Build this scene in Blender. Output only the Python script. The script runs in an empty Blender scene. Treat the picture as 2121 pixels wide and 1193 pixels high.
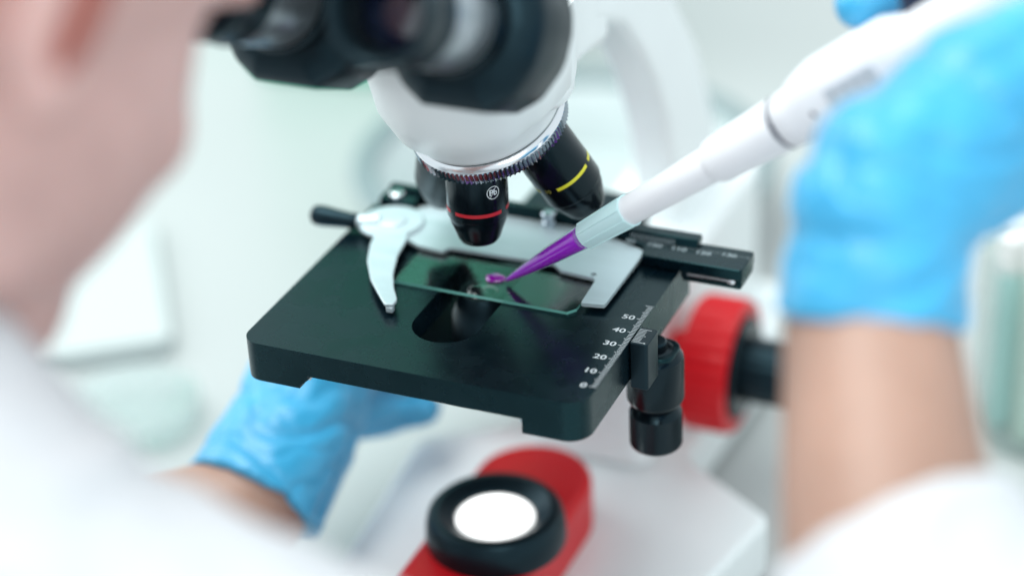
import bpy, bmesh, math, random
from mathutils import Vector, Matrix, Quaternion, noise
random.seed(7)
scene = bpy.context.scene
R = math.radians
MM = 0.001

# ------------------------------------------------------------------ camera
cam_data = bpy.data.cameras.new('camera')
cam = bpy.data.objects.new('camera', cam_data)
scene.collection.objects.link(cam)
cr = Vector((0.91970094, 0.39037005, -0.04196921))
cu = Vector((-0.16104346, 0.47256769, 0.8664553))
cf = Vector((-0.35807149, 0.79012088, -0.49748749))
cam.matrix_world = Matrix(((cr.x, cu.x, -cf.x, 0.24872), (cr.y, cu.y, -cf.y, -0.61836), (cr.z, cu.z, -cf.z, 0.4247), (0, 0, 0, 1)))
cam_data.sensor_width = 36.0
cam_data.lens = 77.43
cam_data.clip_start = 0.02
cam_data.clip_end = 50
cam_data.dof.use_dof = True
cam_data.dof.focus_distance = 0.821
cam_data.dof.aperture_fstop = 2.4
scene.camera = cam

# ------------------------------------------------------------------ light
world = bpy.data.worlds.new('World')
scene.world = world
world.use_nodes = True
bg = world.node_tree.nodes['Background']
bg.inputs[0].default_value = (0.86, 0.96, 1.0, 1)
bg.inputs[1].default_value = 0.76

def area(name, loc, target, sx, sy, watts, col=(1, 1, 1)):
    l = bpy.data.lights.new(name, 'AREA')
    l.shape = 'RECTANGLE'; l.size = sx; l.size_y = sy; l.energy = watts; l.color = col
    o = bpy.data.objects.new(name, l)
    scene.collection.objects.link(o)
    o.location = loc
    d = Vector(target) - Vector(loc)
    o.rotation_euler = d.to_track_quat('-Z', 'Y').to_euler()
    return o
area('unseen_overhead_lamp', (-0.50, -0.25, 1.85), (-0.07, 0.0, 0), 1.9, 1.0, 31, (0.94, 1.0, 0.985))
area('unseen_overhead_lamp', (1.3, -2.2, 1.9), (-0.07, -0.05, 0.1), 1.3, 0.9, 14, (0.97, 0.99, 1.0))  # added fill lamp behind the camera, brightens face and white housing
area('window_light', (-1.9, 0.35, 0.9), (-0.07, 0.05, 0), 1.2, 1.2, 9, (0.92, 0.98, 1.0))

scene.view_settings.view_transform = 'Standard'
scene.view_settings.look = 'None'
scene.view_settings.exposure = 0.56
scene.view_settings.gamma = 1.0
scene.cycles.use_denoising = True
scene.cycles.max_bounces = 10
scene.cycles.transparent_max_bounces = 16
scene.cycles.sample_clamp_indirect = 8
scene.cycles.caustics_refractive = False
scene.cycles.caustics_reflective = False

# ------------------------------------------------------------------ materials
def mat(name, col, rough=0.5, metal=0.0, spec=0.5, coat=0.0, coat_rough=0.1, trans=0.0, ior=1.5, sss=0.0, sss_rad=(1, .4, .25), emis=None,
        var=0.0, vscale=60.0, rvar=0.0, bump=0.0, bscale=400.0, bdetail=3.0, stretch=None, sheen=0.0, stint=None):
    m = bpy.data.materials.new(name); m.use_nodes = True
    nt = m.node_tree; b = nt.nodes['Principled BSDF']
    b.inputs['Base Color'].default_value = (*col, 1)
    b.inputs['Roughness'].default_value = rough
    b.inputs['Metallic'].default_value = metal
    b.inputs['Specular IOR Level'].default_value = spec
    b.inputs['IOR'].default_value = ior
    if stint: b.inputs['Specular Tint'].default_value = (*stint, 1)
    b.inputs['Coat Weight'].default_value = coat
    b.inputs['Coat Roughness'].default_value = coat_rough
    b.inputs['Transmission Weight'].default_value = trans
    b.inputs['Sheen Weight'].default_value = sheen
    if sss:
        b.inputs['Subsurface Weight'].default_value = sss
        b.inputs['Subsurface Radius'].default_value = sss_rad
        b.inputs['Subsurface Scale'].default_value = 0.004
    if emis:
        b.inputs['Emission Color'].default_value = (*emis[0], 1)
        b.inputs['Emission Strength'].default_value = emis[1]
    if var or rvar or bump:
        tc = nt.nodes.new('ShaderNodeTexCoord')
        mp = nt.nodes.new('ShaderNodeMapping')
        nt.links.new(tc.outputs['Object'], mp.inputs[0])
        if stretch: mp.inputs['Scale'].default_value = stretch
    if var or rvar:
        n = nt.nodes.new('ShaderNodeTexNoise'); n.inputs['Scale'].default_value = vscale; n.inputs['Detail'].default_value = 4
        nt.links.new(mp.outputs[0], n.inputs['Vector'])
        if var:
            mr = nt.nodes.new('ShaderNodeMapRange'); mr.inputs['From Min'].default_value = .3; mr.inputs['From Max'].default_value = .7
            mr.inputs['To Min'].default_value = 1 - var; mr.inputs['To Max'].default_value = 1 + var
            nt.links.new(n.outputs['Fac'], mr.inputs['Value'])
            mx = nt.nodes.new('ShaderNodeVectorMath'); mx.operation = 'SCALE'
            mx.inputs[0].default_value = col
            nt.links.new(mr.outputs[0], mx.inputs['Scale'])
            nt.links.new(mx.outputs[0], b.inputs['Base Color'])
        if rvar:
            mr2 = nt.nodes.new('ShaderNodeMapRange'); mr2.inputs['From Min'].default_value = .3; mr2.inputs['From Max'].default_value = .7
            mr2.inputs['To Min'].default_value = max(0, rough - rvar); mr2.inputs['To Max'].default_value = rough + rvar
            nt.links.new(n.outputs['Fac'], mr2.inputs['Value'])
            nt.links.new(mr2.outputs[0], b.inputs['Roughness'])
    if bump:
        n2 = nt.nodes.new('ShaderNodeTexNoise'); n2.inputs['Scale'].default_value = bscale; n2.inputs['Detail'].default_value = bdetail
        nt.links.new(mp.outputs[0], n2.inputs['Vector'])
        bp = nt.nodes.new('ShaderNodeBump'); bp.inputs['Strength'].default_value = bump; bp.inputs['Distance'].default_value = 0.001
        nt.links.new(n2.outputs['Fac'], bp.inputs['Height'])
        nt.links.new(bp.outputs[0], b.inputs['Normal'])
    return m

def clear_plastic(name, tint, gloss_rough=0.06, milk=0.12, milk_col=(.6, .85, .95), edge=.45, f0=.035, dif=.5):
    m = bpy.data.materials.new(name); m.use_nodes = True
    nt = m.node_tree; nt.nodes.clear()
    out = nt.nodes.new('ShaderNodeOutputMaterial')
    tr = nt.nodes.new('ShaderNodeBsdfTransparent'); tr.inputs[0].default_value = (*tint, 1)
    gl = nt.nodes.new('ShaderNodeBsdfGlossy'); gl.inputs['Roughness'].default_value = gloss_rough
    df = nt.nodes.new('ShaderNodeBsdfTranslucent'); df.inputs[0].default_value = (*milk_col, 1)
    d2 = nt.nodes.new('ShaderNodeBsdfDiffuse'); d2.inputs[0].default_value = (*milk_col, 1)
    md = nt.nodes.new('ShaderNodeMixShader'); md.inputs[0].default_value = dif
    nt.links.new(df.outputs[0], md.inputs[1]); nt.links.new(d2.outputs[0], md.inputs[2])
    lf = nt.nodes.new('ShaderNodeLayerWeight'); lf.inputs[0].default_value = .5
    pw = nt.nodes.new('ShaderNodeMath'); pw.operation = 'POWER'; pw.inputs[1].default_value = 3.5
    nt.links.new(lf.outputs['Facing'], pw.inputs[0])
    fr = nt.nodes.new('ShaderNodeMath'); fr.operation = 'MULTIPLY_ADD'; fr.inputs[1].default_value = .5; fr.inputs[2].default_value = f0
    nt.links.new(pw.outputs[0], fr.inputs[0])
    lw = nt.nodes.new('ShaderNodeLayerWeight'); lw.inputs[0].default_value = .35
    mk = nt.nodes.new('ShaderNodeMath'); mk.operation = 'MULTIPLY_ADD'; mk.inputs[1].default_value = edge; mk.inputs[2].default_value = milk
    nt.links.new(lw.outputs['Facing'], mk.inputs[0])
    m1 = nt.nodes.new('ShaderNodeMixShader'); m2 = nt.nodes.new('ShaderNodeMixShader')
    nt.links.new(mk.outputs[0], m1.inputs[0]); nt.links.new(tr.outputs[0], m1.inputs[1]); nt.links.new(md.outputs[0], m1.inputs[2])
    nt.links.new(fr.outputs[0], m2.inputs[0]); nt.links.new(m1.outputs[0], m2.inputs[1]); nt.links.new(gl.outputs[0], m2.inputs[2])
    nt.links.new(m2.outputs[0], out.inputs[0])
    return m

M = {}
M['bench'] = mat('bench_laminate', (.44, .46, .455), .38, var=.03, vscale=4, rvar=.06)
M['black'] = mat('black_anodised', (.001, .0045, .008), .27, spec=.42, stint=(.30, .86, .92), var=.12, vscale=90, rvar=.05, bump=.015, bscale=2600)
M['blackg'] = mat('black_lacquer', (.002, .003, .005), .22, spec=.32, stint=(.5, .85, 1), rvar=.05, vscale=120)
M['blackr'] = mat('black_rubber', (.003, .006, .009), .38, spec=.36, stint=(.42, .82, 1), rvar=.06, vscale=80)
M['white'] = mat('white_enamel', (.82, .855, .86), .36, coat=.25, coat_rough=.25, var=.015, vscale=30, bump=.05, bscale=1500)
M['chrome'] = mat('bright_chrome', (.72, .74, .77), .17, metal=1, rvar=.05, vscale=200)
M['chromed'] = mat('knurled_chrome', (.44, .49, .54), .2, metal=1)
M['gun'] = mat('gunmetal', (.36, .40, .43), .32, metal=.85, rvar=.05, vscale=90)
M['steel'] = mat('satin_steel', (.60, .715, .75), .44, metal=.5, var=.03, vscale=40, rvar=.05, bump=.02, bscale=900, stretch=(1, 9, 9))
M['red'] = mat('red_plastic', (.58, .006, .012), .36, spec=.25, rvar=.05, vscale=60)
M['redband'] = mat('red_paint', (.52, .008, .02), .4)
M['yellow'] = mat('yellow_paint', (.72, .66, .03), .4)
M['ink'] = mat('white_ink', (.62, .66, .68), .6)
M['inkd'] = mat('grey_ink', (.30, .36, .38), .6)
M['yellowd'] = mat('dull_yellow_ink', (.30, .27, .03), .5)
M['glass'] = mat('slide_glass', (.95, .99, .975), .0, trans=1.0, ior=1.52)
M['glassedge'] = mat('ground_glass_edge', (.16, .46, .40), .3, spec=.6, coat=.4)
M['lens'] = mat('coated_lens', (.004, .006, .025), .04, spec=.8, coat=1, coat_rough=.02)
M['lamp'] = mat('lit_diffuser', (1, 1, 1), .4, emis=((1, 1, .98), 3.0))
M['tip'] = clear_plastic('clear_tip_plastic', (.97, .985, 1), milk=.01, milk_col=(.9, .95, 1), edge=.06, f0=.006)
M['collar'] = clear_plastic('ribbed_collar_plastic', (.93, .985, 1), milk=.86, milk_col=(.74, .98, 1), edge=.12, dif=.9)
M['liquid'] = mat('violet_liquid', (.42, .0, .66), .15, coat=.2, coat_rough=.05, sss=.3, sss_rad=(.8, .1, 1), emis=None)
M['drop'] = mat('magenta_drop', (.27, .0, .34), .05, spec=.7, coat=1, coat_rough=.02)
M['pwhite'] = mat('pipette_white', (.84, .83, .86), .42, var=.01, vscale=40, coat=.15)
M['pgrey'] = mat('pipette_grey', (.55, .57, .62), .4)
M['navy'] = mat('navy_plastic', (.012, .02, .05), .4)
M['glove'] = mat('nitrile_glove', (.042, .345, .60), .36, spec=.5, sheen=.1, var=.2, vscale=17, rvar=.05, bump=.3, bscale=160, bdetail=5, stretch=(1, 1, .55))
M['skinarm'] = mat('forearm_skin_dimmed', (.345, .205, .155), .5, sss=.2, var=.16, vscale=22, bump=.12, bscale=700)
M['skin'] = mat('skin', (.58, .36, .33), .5, sss=.25, var=.16, vscale=22, bump=.12, bscale=700)
M['earshade'] = mat('ear_shade_red', (.34, .085, .06), .5, sss=.2)
M['hair'] = mat('dark_hair', (.035, .022, .015), .5, bump=.6, bscale=900, stretch=(1, 1, .15))
M['coat'] = mat('white_cotton', (.56, .57, .595), .85, sheen=.2, bump=.25, bscale=1500)
M['eye'] = mat('eye_white', (.75, .73, .7), .15)
M['iris'] = mat('brown_iris', (.06, .03, .015), .1)
M['lip'] = mat('lip', (.5, .2, .18), .4, sss=.1)
M['green'] = mat('green_plastic', (.10, .50, .34), .45, var=.04, vscale=8)
M['teal'] = mat('pale_teal_cover', (.50, .54, .535), .5)
M['grey'] = mat('grey_plastic', (.36, .41, .41), .45)
M['rimgrey'] = mat('dark_grey_rim', (.20, .26, .27), .45)
M['greyp'] = mat('pale_grey_plastic', (.42, .49, .50), .4)
M['ceramic'] = mat('white_ceramic', (.50, .56, .56), .25)
M['clearglass'] = clear_plastic('clear_glass', (.96, .985, .98), .03, .05, (.85, .9, .9), edge=.3)
M['cap_white'] = mat('white_cap', (.80, .80, .78), .22, coat=.6, coat_rough=.05)
M['vteal'] = mat('teal_vial', (.36, .70, .66), .25)
M['vgreen'] = mat('green_vial', (.56, .70, .60), .25)
M['vyellow'] = mat('yellow_vial', (.70, .71, .55), .25)

lm = M['lamp'].node_tree; lb = lm.nodes['Principled BSDF']          # frosted lens: hot in the middle, dimmer at its rim
ltc = lm.nodes.new('ShaderNodeTexCoord'); lsep = lm.nodes.new('ShaderNodeVectorMath'); lsep.operation = 'MULTIPLY'; lsep.inputs[1].default_value = (1, 1, 0)
lln = lm.nodes.new('ShaderNodeVectorMath'); lln.operation = 'LENGTH'
lmr = lm.nodes.new('ShaderNodeMapRange'); lmr.interpolation_type = 'SMOOTHSTEP'
for k_, v_ in (('From Min', .008), ('From Max', .0172), ('To Min', 3.2), ('To Max', .55)): lmr.inputs[k_].default_value = v_
lm.links.new(ltc.outputs['Object'], lsep.inputs[0]); lm.links.new(lsep.outputs[0], lln.inputs[0]); lm.links.new(lln.outputs['Value'], lmr.inputs['Value']); lm.links.new(lmr.outputs[0], lb.inputs['Emission Strength'])

# ------------------------------------------------------------------ helpers
ORG = {}
def finish(o, verts_origin, parent):
    if parent is None:
        o.location = verts_origin * MM
    else:
        o.parent = parent
        o.location = (verts_origin - ORG[parent.name]) * MM
    ORG[o.name] = verts_origin

def obj(name, verts, faces, material, parent=None, smooth=35, bevel=0, seg=2, origin=None, mats=None, fmats=None, subsurf=0):
    """verts in mm (place coordinates); the object's origin sits at the middle of its base"""
    vs = [Vector(v) for v in verts]
    if origin is None:
        lo = Vector((min(v[i] for v in vs) for i in range(3))); hi = Vector((max(v[i] for v in vs) for i in range(3)))
        origin = Vector(((lo.x + hi.x) / 2, (lo.y + hi.y) / 2, lo.z))
    origin = Vector(origin)
    me = bpy.data.meshes.new(name)
    me.from_pydata([(v - origin) * MM for v in vs], [], faces)
    me.update()
    bm = bmesh.new(); bm.from_mesh(me)
    bmesh.ops.recalc_face_normals(bm, faces=bm.faces[:])
    bm.to_mesh(me); bm.free()
    if mats:
        for mm in mats: me.materials.append(mm)
        if fmats:
            for p, k in zip(me.polygons, fmats): p.material_index = k
    else:
        me.materials.append(material)
    if smooth:
        for p in me.polygons: p.use_smooth = True
        if smooth < 180: me.set_sharp_from_angle(angle=R(smooth))
    o = bpy.data.objects.new(name, me)
    scene.collection.objects.link(o)
    finish(o, origin, parent)
    if bevel:
        b = o.modifiers.new('bevel', 'BEVEL'); b.width = bevel * MM; b.segments = seg; b.limit_method = 'ANGLE'; b.angle_limit = R(38)
        b.harden_normals = False
    if subsurf:
        s = o.modifiers.new('sub', 'SUBSURF'); s.levels = subsurf; s.render_levels = subsurf
    return o

def tag(o, label, cat=None, group=None, kind=None):
    if label: o['label'] = label
    if cat: o['category'] = cat
    if group: o['group'] = group
    if kind: o['kind'] = kind
    return o

def empty(name, loc):
    o = bpy.data.objects.new(name, None); o.empty_display_size = .02
    scene.collection.objects.link(o)
    o.location = Vector(loc) * MM; ORG[o.name] = Vector(loc)
    return o

def frame(axis):
    a = Vector(axis).normalized()
    h = Vector((0, 0, 1)) if abs(a.z) < .9 else Vector((1, 0, 0))
    e1 = h.cross(a).normalized(); e2 = a.cross(e1)
    return a, e1, e2

def lathe_geo(prof, org, axis, seg=64, e1=None):
    a, f1, f2 = frame(axis)
    if e1 is not None:
        f1 = (Vector(e1) - a * Vector(e1).dot(a)).normalized(); f2 = a.cross(f1)
    org = Vector(org); vs = []; fs = []; rings = []
    for r, t in prof:
        if r < 1e-6:
            rings.append([len(vs)]); vs.append(org + a * t)
        else:
            rings.append(list(range(len(vs), len(vs) + seg)))
            for k in range(seg):
                w = 2 * math.pi * k / seg
                vs.append(org + a * t + f1 * (r * math.cos(w)) + f2 * (r * math.sin(w)))
    for A, B in zip(rings, rings[1:]):
        for k in range(seg):
            k2 = (k + 1) % seg
            if len(A) == 1 and len(B) == 1: break
            if len(A) == 1: fs.append((A[0], B[k], B[k2]))
            elif len(B) == 1: fs.append((A[k], A[k2], B[0]))
            else: fs.append((A[k], A[k2], B[k2], B[k]))
    return vs, fs

def lathe(name, prof, org, axis, material, parent=None, seg=64, smooth=35, bevel=0, **k):
    vs, fs = lathe_geo(prof, org, axis, seg)
    return obj(name, vs, fs, material, parent, smooth, bevel, **k)

def tube_geo(pts, rad, seg=16, cap=True):
    pts = [Vector(p) for p in pts]; n = len(pts)
    rad = rad if isinstance(rad, (list, tuple)) else [rad] * n
    vs = []; fs = []; prev = None
    for i, p in enumerate(pts):
        t = (pts[min(i + 1, n - 1)] - pts[max(i - 1, 0)]).normalized()
        if prev is None: _, e1, e2 = frame(t)
        else:
            e1 = (prev - t * prev.dot(t)).normalized(); e2 = t.cross(e1)
        prev = e1
        for k in range(seg):
            w = 2 * math.pi * k / seg
            vs.append(p + e1 * rad[i] * math.cos(w) + e2 * rad[i] * math.sin(w))
    for i in range(n - 1):
        for k in range(seg):
            k2 = (k + 1) % seg
            fs.append((i * seg + k, i * seg + k2, (i + 1) * seg + k2, (i + 1) * seg + k))
    if cap:
        fs.append(tuple(range(seg))); fs.append(tuple(range((n - 1) * seg, n * seg)))
    return vs, fs

def round_poly(pts, rads, seg=8):
    """2-D polygon with its corners rounded"""
    n = len(pts); out = []
    for i in range(n):
        p = Vector(pts[i]); a = Vector(pts[i - 1]) - p; b = Vector(pts[(i + 1) % n]) - p
        r = rads[i] if isinstance(rads, (list, tuple)) else rads
        la, lb = a.length, b.length; a.normalize(); b.normalize()
        ang = a.angle(b)
        if r <= 0 or ang > 3.1: out.append(tuple(p)); continue
        d = min(r / math.tan(ang / 2), la * .49, lb * .49); rr = d * math.tan(ang / 2)
        c = p + (a + b).normalized() * (rr / math.sin(ang / 2))
        s = p + a * d - c; e = p + b * d - c
        tot = s.angle(e); sg = 1 if s.cross(e) > 0 else -1
        for k in range(seg + 1):
            w = sg * tot * k / seg
            out.append((c.x + s.x * math.cos(w) - s.y * math.sin(w), c.y + s.x * math.sin(w) + s.y * math.cos(w)))
    return out

def prism_geo(loop, z0, z1, holes=(), place=None):
    """2-D loop (with holes) extruded z0..z1; place maps (u, v, w) to mm"""
    bm = bmesh.new()
    def ring(l, z):
        vv = [bm.verts.new((p[0], p[1], z)) for p in l]
        ee = [bm.edges.new((vv[i], vv[(i + 1) % len(vv)])) for i in range(len(vv))]
        return vv, ee
    if holes:
        for z in (z0, z1):
            E = []
            for l in (loop, *holes): E += ring(l, z)[1]
            bmesh.ops.triangle_fill(bm, use_beauty=True, edges=E)
        bm.verts.ensure_lookup_table()
        tot = sum(len(l) for l in (loop, *holes)); base = 0
        for l in (loop, *holes):
            n = len(l)
            for i in range(n):
                j = (i + 1) % n
                bm.faces.new((bm.verts[base + i], bm.verts[base + j], bm.verts[tot + base + j], bm.verts[tot + base + i]))
            base += n
    else:
        a = [bm.verts.new((p[0], p[1], z0)) for p in loop]; b = [bm.verts.new((p[0], p[1], z1)) for p in loop]
        bm.faces.new(a); bm.faces.new(b)
        n = len(loop)
        for i in range(n): bm.faces.new((a[i], a[(i + 1) % n], b[(i + 1) % n], b[i]))
    bm.verts.index_update()
    vs = [v.co.copy() for v in bm.verts]; fs = [tuple(v.index for v in f.verts) for f in bm.faces]
    bm.free()
    if place: vs = [Vector(place(v.x, v.y, v.z)) for v in vs]
    return vs, fs

def box_geo(x0, x1, y0, y1, z0, z1):
    vs = [(x, y, z) for z in (z0, z1) for y in (y0, y1) for x in (x0, x1)]
    return vs, [(0, 1, 3, 2), (4, 5, 7, 6), (0, 1, 5, 4), (2, 3, 7, 6), (0, 2, 6, 4), (1, 3, 7, 5)]

def join(*gs):
    vs = []; fs = []
    for v, f in gs:
        b = len(vs); vs += list(v); fs += [tuple(i + b for i in q) for q in f]
    return vs, fs

def text_geo(body, size, align='CENTER', xs=1.0, bold=0.0):
    """flat outline letters of the built-in font, as (verts2d, faces), mm"""
    c = bpy.data.curves.new('txt', 'FONT'); c.body = body; c.size = size; c.align_x = align; c.align_y = 'CENTER'; c.offset = bold; c.resolution_u = 3
    c.fill_mode = 'FRONT'
    o = bpy.data.objects.new('txt', c); scene.collection.objects.link(o)
    dg = bpy.context.evaluated_depsgraph_get(); dg.update()
    me = bpy.data.meshes.new_from_object(o.evaluated_get(dg))
    vs = [(v.co.x * xs, v.co.y) for v in me.vertices]; fs = [tuple(p.vertices) for p in me.polygons]
    bpy.data.objects.remove(o); bpy.data.curves.remove(c); bpy.data.meshes.remove(me)
    return vs, fs

def capsule_geo(p, q, r0, r1, seg=18, sx=1.0, side=None):
    """tapered capsule; sx flattens it across `side`"""
    p = Vector(p); q = Vector(q); ax = (q - p)
    L = ax.length
    a, e1, e2 = frame(ax if L > 1e-6 else (0, 0, 1))
    if side is not None:
        e1 = (Vector(side) - a * Vector(side).dot(a)).normalized(); e2 = a.cross(e1)
    vs = []; fs = []; rings = []
    n = 6
    prof = [(r0 * math.sin(math.pi / 2 * k / n), -r0 * math.cos(math.pi / 2 * k / n)) for k in range(n + 1)] + \
           [(r1 * math.cos(math.pi / 2 * k / n), L + r1 * math.sin(math.pi / 2 * k / n)) for k in range(n + 1)]
    for r, t in prof:
        if r < 1e-6: rings.append([len(vs)]); vs.append(p + a * t)
        else:
            rings.append(list(range(len(vs), len(vs) + seg)))
            for k in range(seg):
                w = 2 * math.pi * k / seg
                vs.append(p + a * t + e1 * r * sx * math.cos(w) + e2 * r * math.sin(w))
    for A, B in zip(rings, rings[1:]):
        for k in range(seg):
            k2 = (k + 1) % seg
            if len(A) == 1: fs.append((A[0], B[k], B[k2]))
            elif len(B) == 1: fs.append((A[k], A[k2], B[0]))
            else: fs.append((A[k], A[k2], B[k2], B[k]))
    return vs, fs

def cyl_geo(p, q, r0, r1, seg=36):
    a = Vector(q) - Vector(p)
    return lathe_geo([(0, 0), (r0, 0), (r1, a.length), (0, a.length)], p, a, seg)

def chain(pts, sx=1.0, side=None):
    """pts: list of (xyz, r)"""
    return join(*[capsule_geo(a, b, ra, rb, 18, sx, side) for (a, ra), (b, rb) in zip(pts, pts[1:])])

def ell_geo(c, ax, ay, az, rx, ry, rz, nu=28, nv=16):
    c = Vector(c); vs = []; fs = []
    for j in range(1, nv):
        t = math.pi * j / nv
        for k in range(nu):
            w = 2 * math.pi * k / nu
            vs.append(c + ax * rx * math.sin(t) * math.cos(w) + ay * ry * math.sin(t) * math.sin(w) + az * rz * math.cos(t))
    for j in range(nv - 2):
        for k in range(nu):
            k2 = (k + 1) % nu
            fs.append((j * nu + k, j * nu + k2, (j + 1) * nu + k2, (j + 1) * nu + k))
    T = len(vs); vs += [c + az * rz, c - az * rz]
    for k in range(nu):
        k2 = (k + 1) % nu
        fs.append((T, k2, k)); fs.append((T + 1, (nv - 2) * nu + k, (nv - 2) * nu + k2))
    return vs, fs

def fused(name, geo, voxel, smooth_it, material, parent=None, disp=None, cut=None):
    """one continuous skin grown over overlapping shapes"""
    vs, fs = geo
    me = bpy.data.meshes.new('raw'); me.from_pydata([Vector(v) * MM for v in vs], [], fs)
    bm = bmesh.new(); bm.from_mesh(me)
    bmesh.ops.recalc_face_normals(bm, faces=bm.faces[:]); bm.to_mesh(me); bm.free()
    o = bpy.data.objects.new('raw', me); scene.collection.objects.link(o)
    m = o.modifiers.new('r', 'REMESH'); m.mode = 'VOXEL'; m.voxel_size = voxel * MM
    s = o.modifiers.new('s', 'SMOOTH'); s.factor = .5; s.iterations = smooth_it
    dg = bpy.context.evaluated_depsgraph_get(); dg.update()
    res = bpy.data.meshes.new_from_object(o.evaluated_get(dg))
    V = [v.co / MM for v in res.vertices]; N = [v.normal.copy() for v in res.vertices]; F = [tuple(p.vertices) for p in res.polygons]
    bpy.data.objects.remove(o); bpy.data.meshes.remove(me); bpy.data.meshes.remove(res)
    if disp: V = [v + n * disp(v) for v, n in zip(V, N)]
    return obj(name, V, F, material, parent, smooth=180)

# ------------------------------------------------------------------ the bench
BENCH = -185.0
t = box_geo(-1500, 1300, -95, 1500, BENCH - 35, BENCH)
tag(obj('bench_top', *t, M['bench'], bevel=3), None, None, None, 'structure')

# ================================================================== microscope
AX, AY = -69.5, 56.0            # the optical axis
scope = empty('microscope', (AX, 120, BENCH))
tag(scope, 'white laboratory microscope with black stage, red focus knobs and lit lamp, standing on pale bench', 'microscope')

# ---- base
foot = round_poly([(-152, 150), (-140, 20), (-128, -60), (0, -60), (10, 85), (22.5, 145), (-28, 178), (-20, 345), (-119, 345), (-111, 178)], [10, 14, 14, 14, 20, 7, 12, 16, 16, 12], 6)
base = obj('base', *prism_geo(foot, BENCH + 5, -150), M['white'], scope, bevel=3.2, seg=4)
for x, y in ((-130, -35), (-8, -35), (-130, 120), (-2, 120)):
    lathe('rubber_foot', [(0, 0), (9, 0), (9, 5.2), (0, 5.2)], (x, y, BENCH), (0, 0, 1), M['blackr'], base, 24)
def stadium(x0, x1, y0, y1, n=14):
    r = (x1 - x0) / 2; cx = (x0 + x1) / 2; out = []
    for k in range(n + 1):
        w = math.pi * k / n; out.append((cx + r * math.cos(w), y1 - r + r * math.sin(w)))
    for k in range(n + 1):
        w = math.pi + math.pi * k / n; out.append((cx + r * math.cos(w), y0 + r + r * math.sin(w)))
    return out
inlay = obj('lamp_mount', *prism_geo(stadium(-98.5, -46.5, -46, 128), -150.4, -121.5), M['red'], scope, bevel=4, seg=4)
lampb = lathe('illuminator', [(0, 0), (29.2, 0), (29.6, 1), (29.2, 8), (28.2, 12.5), (26.5, 14.3), (23.4, 14.8), (20.4, 13.2), (17.4, 11.2), (16.7, 9), (0, 9)],
              (AX, AY, -121.9), (0, 0, 1), M['blackr'], scope, 80)
lathe('lamp_lens', [(0, 0), (16.6, 0), (16.6, 1.0), (13, 2.0), (7, 2.6), (0, 2.8)], (AX, AY, -112.7), (0, 0, 1), M['lamp'], lampb, 64)

# ---- arm (profile in y-z, extruded across x)
prof = [(118, 80), (158, 69), (182, 58), (204, 36), (222, 13), (236, -14), (244, -45), (246, -75), (240, -84), (172, -92), (168, -150.5), (335, -150.5),
        (332, -110), (322, -88), (305, -40), (278, 9.5), (246, 47), (214, 84), (190, 118), (160, 150), (118, 160)]
loop = round_poly(prof, [0, 30, 40, 40, 40, 40, 40, 20, 8, 12, 0, 0, 30, 40, 60, 60, 60, 60, 40, 30, 0], 5)
obj('arm', *prism_geo(loop, AX - 8.5, AX + 13.5, place=lambda u, v, w: (w, u, v)), M['white'], scope, bevel=5, seg=5)
obj('focus_block', *prism_geo(round_poly([(-99, 158), (-40, 158), (-40, 330), (-99, 330)], 10, 5), -149.6, -70), M['white'], scope, bevel=3)
obj('stage_carrier', *join(box_geo(-95, -44, 95, 176, -60, -17)), M['blackr'], scope, bevel=2)

# ---- coarse and fine focus knobs on both sides
def focus_knob(side):
    x0 = AX + side * 29.6; y, z = 195, -108
    a = (side, 0, 0)
    seg = 120; pr = [(12, 0), (12, 9), (29.6, 11), (31.2, 13), (31.2, 30), (30, 32.5), (25, 33), (22, 31.5), (0, 31.5)]
    vs, fs = lathe_geo(pr, (x0, y, z), a, seg)
    c = Vector((x0, y, z)); ax = Vector(a)
    for ring in (3, 4):                               # grip ribs
        for k in range(seg):
            i = ring * seg + k
            v = vs[i]; ctr = c + ax * (v - c).dot(ax)
            vs[i] = ctr + (v - ctr) * (1.0 if (k // 2) % 2 == 0 else .955)
    kn = obj('focus_knob', vs, fs, M['red'], scope, smooth=30)
    lathe('knob_collar', [(0, 31.3), (24, 31.3), (24, 34), (22, 35.4), (0, 35.4)], (x0, y, z), a, M['blackg'], kn, 64)
    fs2 = [(0, 35), (14.3, 35), (14.8, 36), (14.8, 60), (13.6, 62), (0, 62)]
    vs, fs = lathe_geo(fs2, (x0, y, z), a, 80)
    for ring in (2, 3):
        for k in range(80):
            i = 1 + (ring - 1) * 80 + k
            v = vs[i]; ctr = c + ax * (v - c).dot(ax); vs[i] = ctr + (v - ctr) * (1.0 if (k // 2) % 2 == 0 else .965)
    obj('fine_focus_knob', vs, fs, M['blackr'], kn, smooth=30)
    return kn
focus_knob(1); focus_knob(-1)

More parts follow.
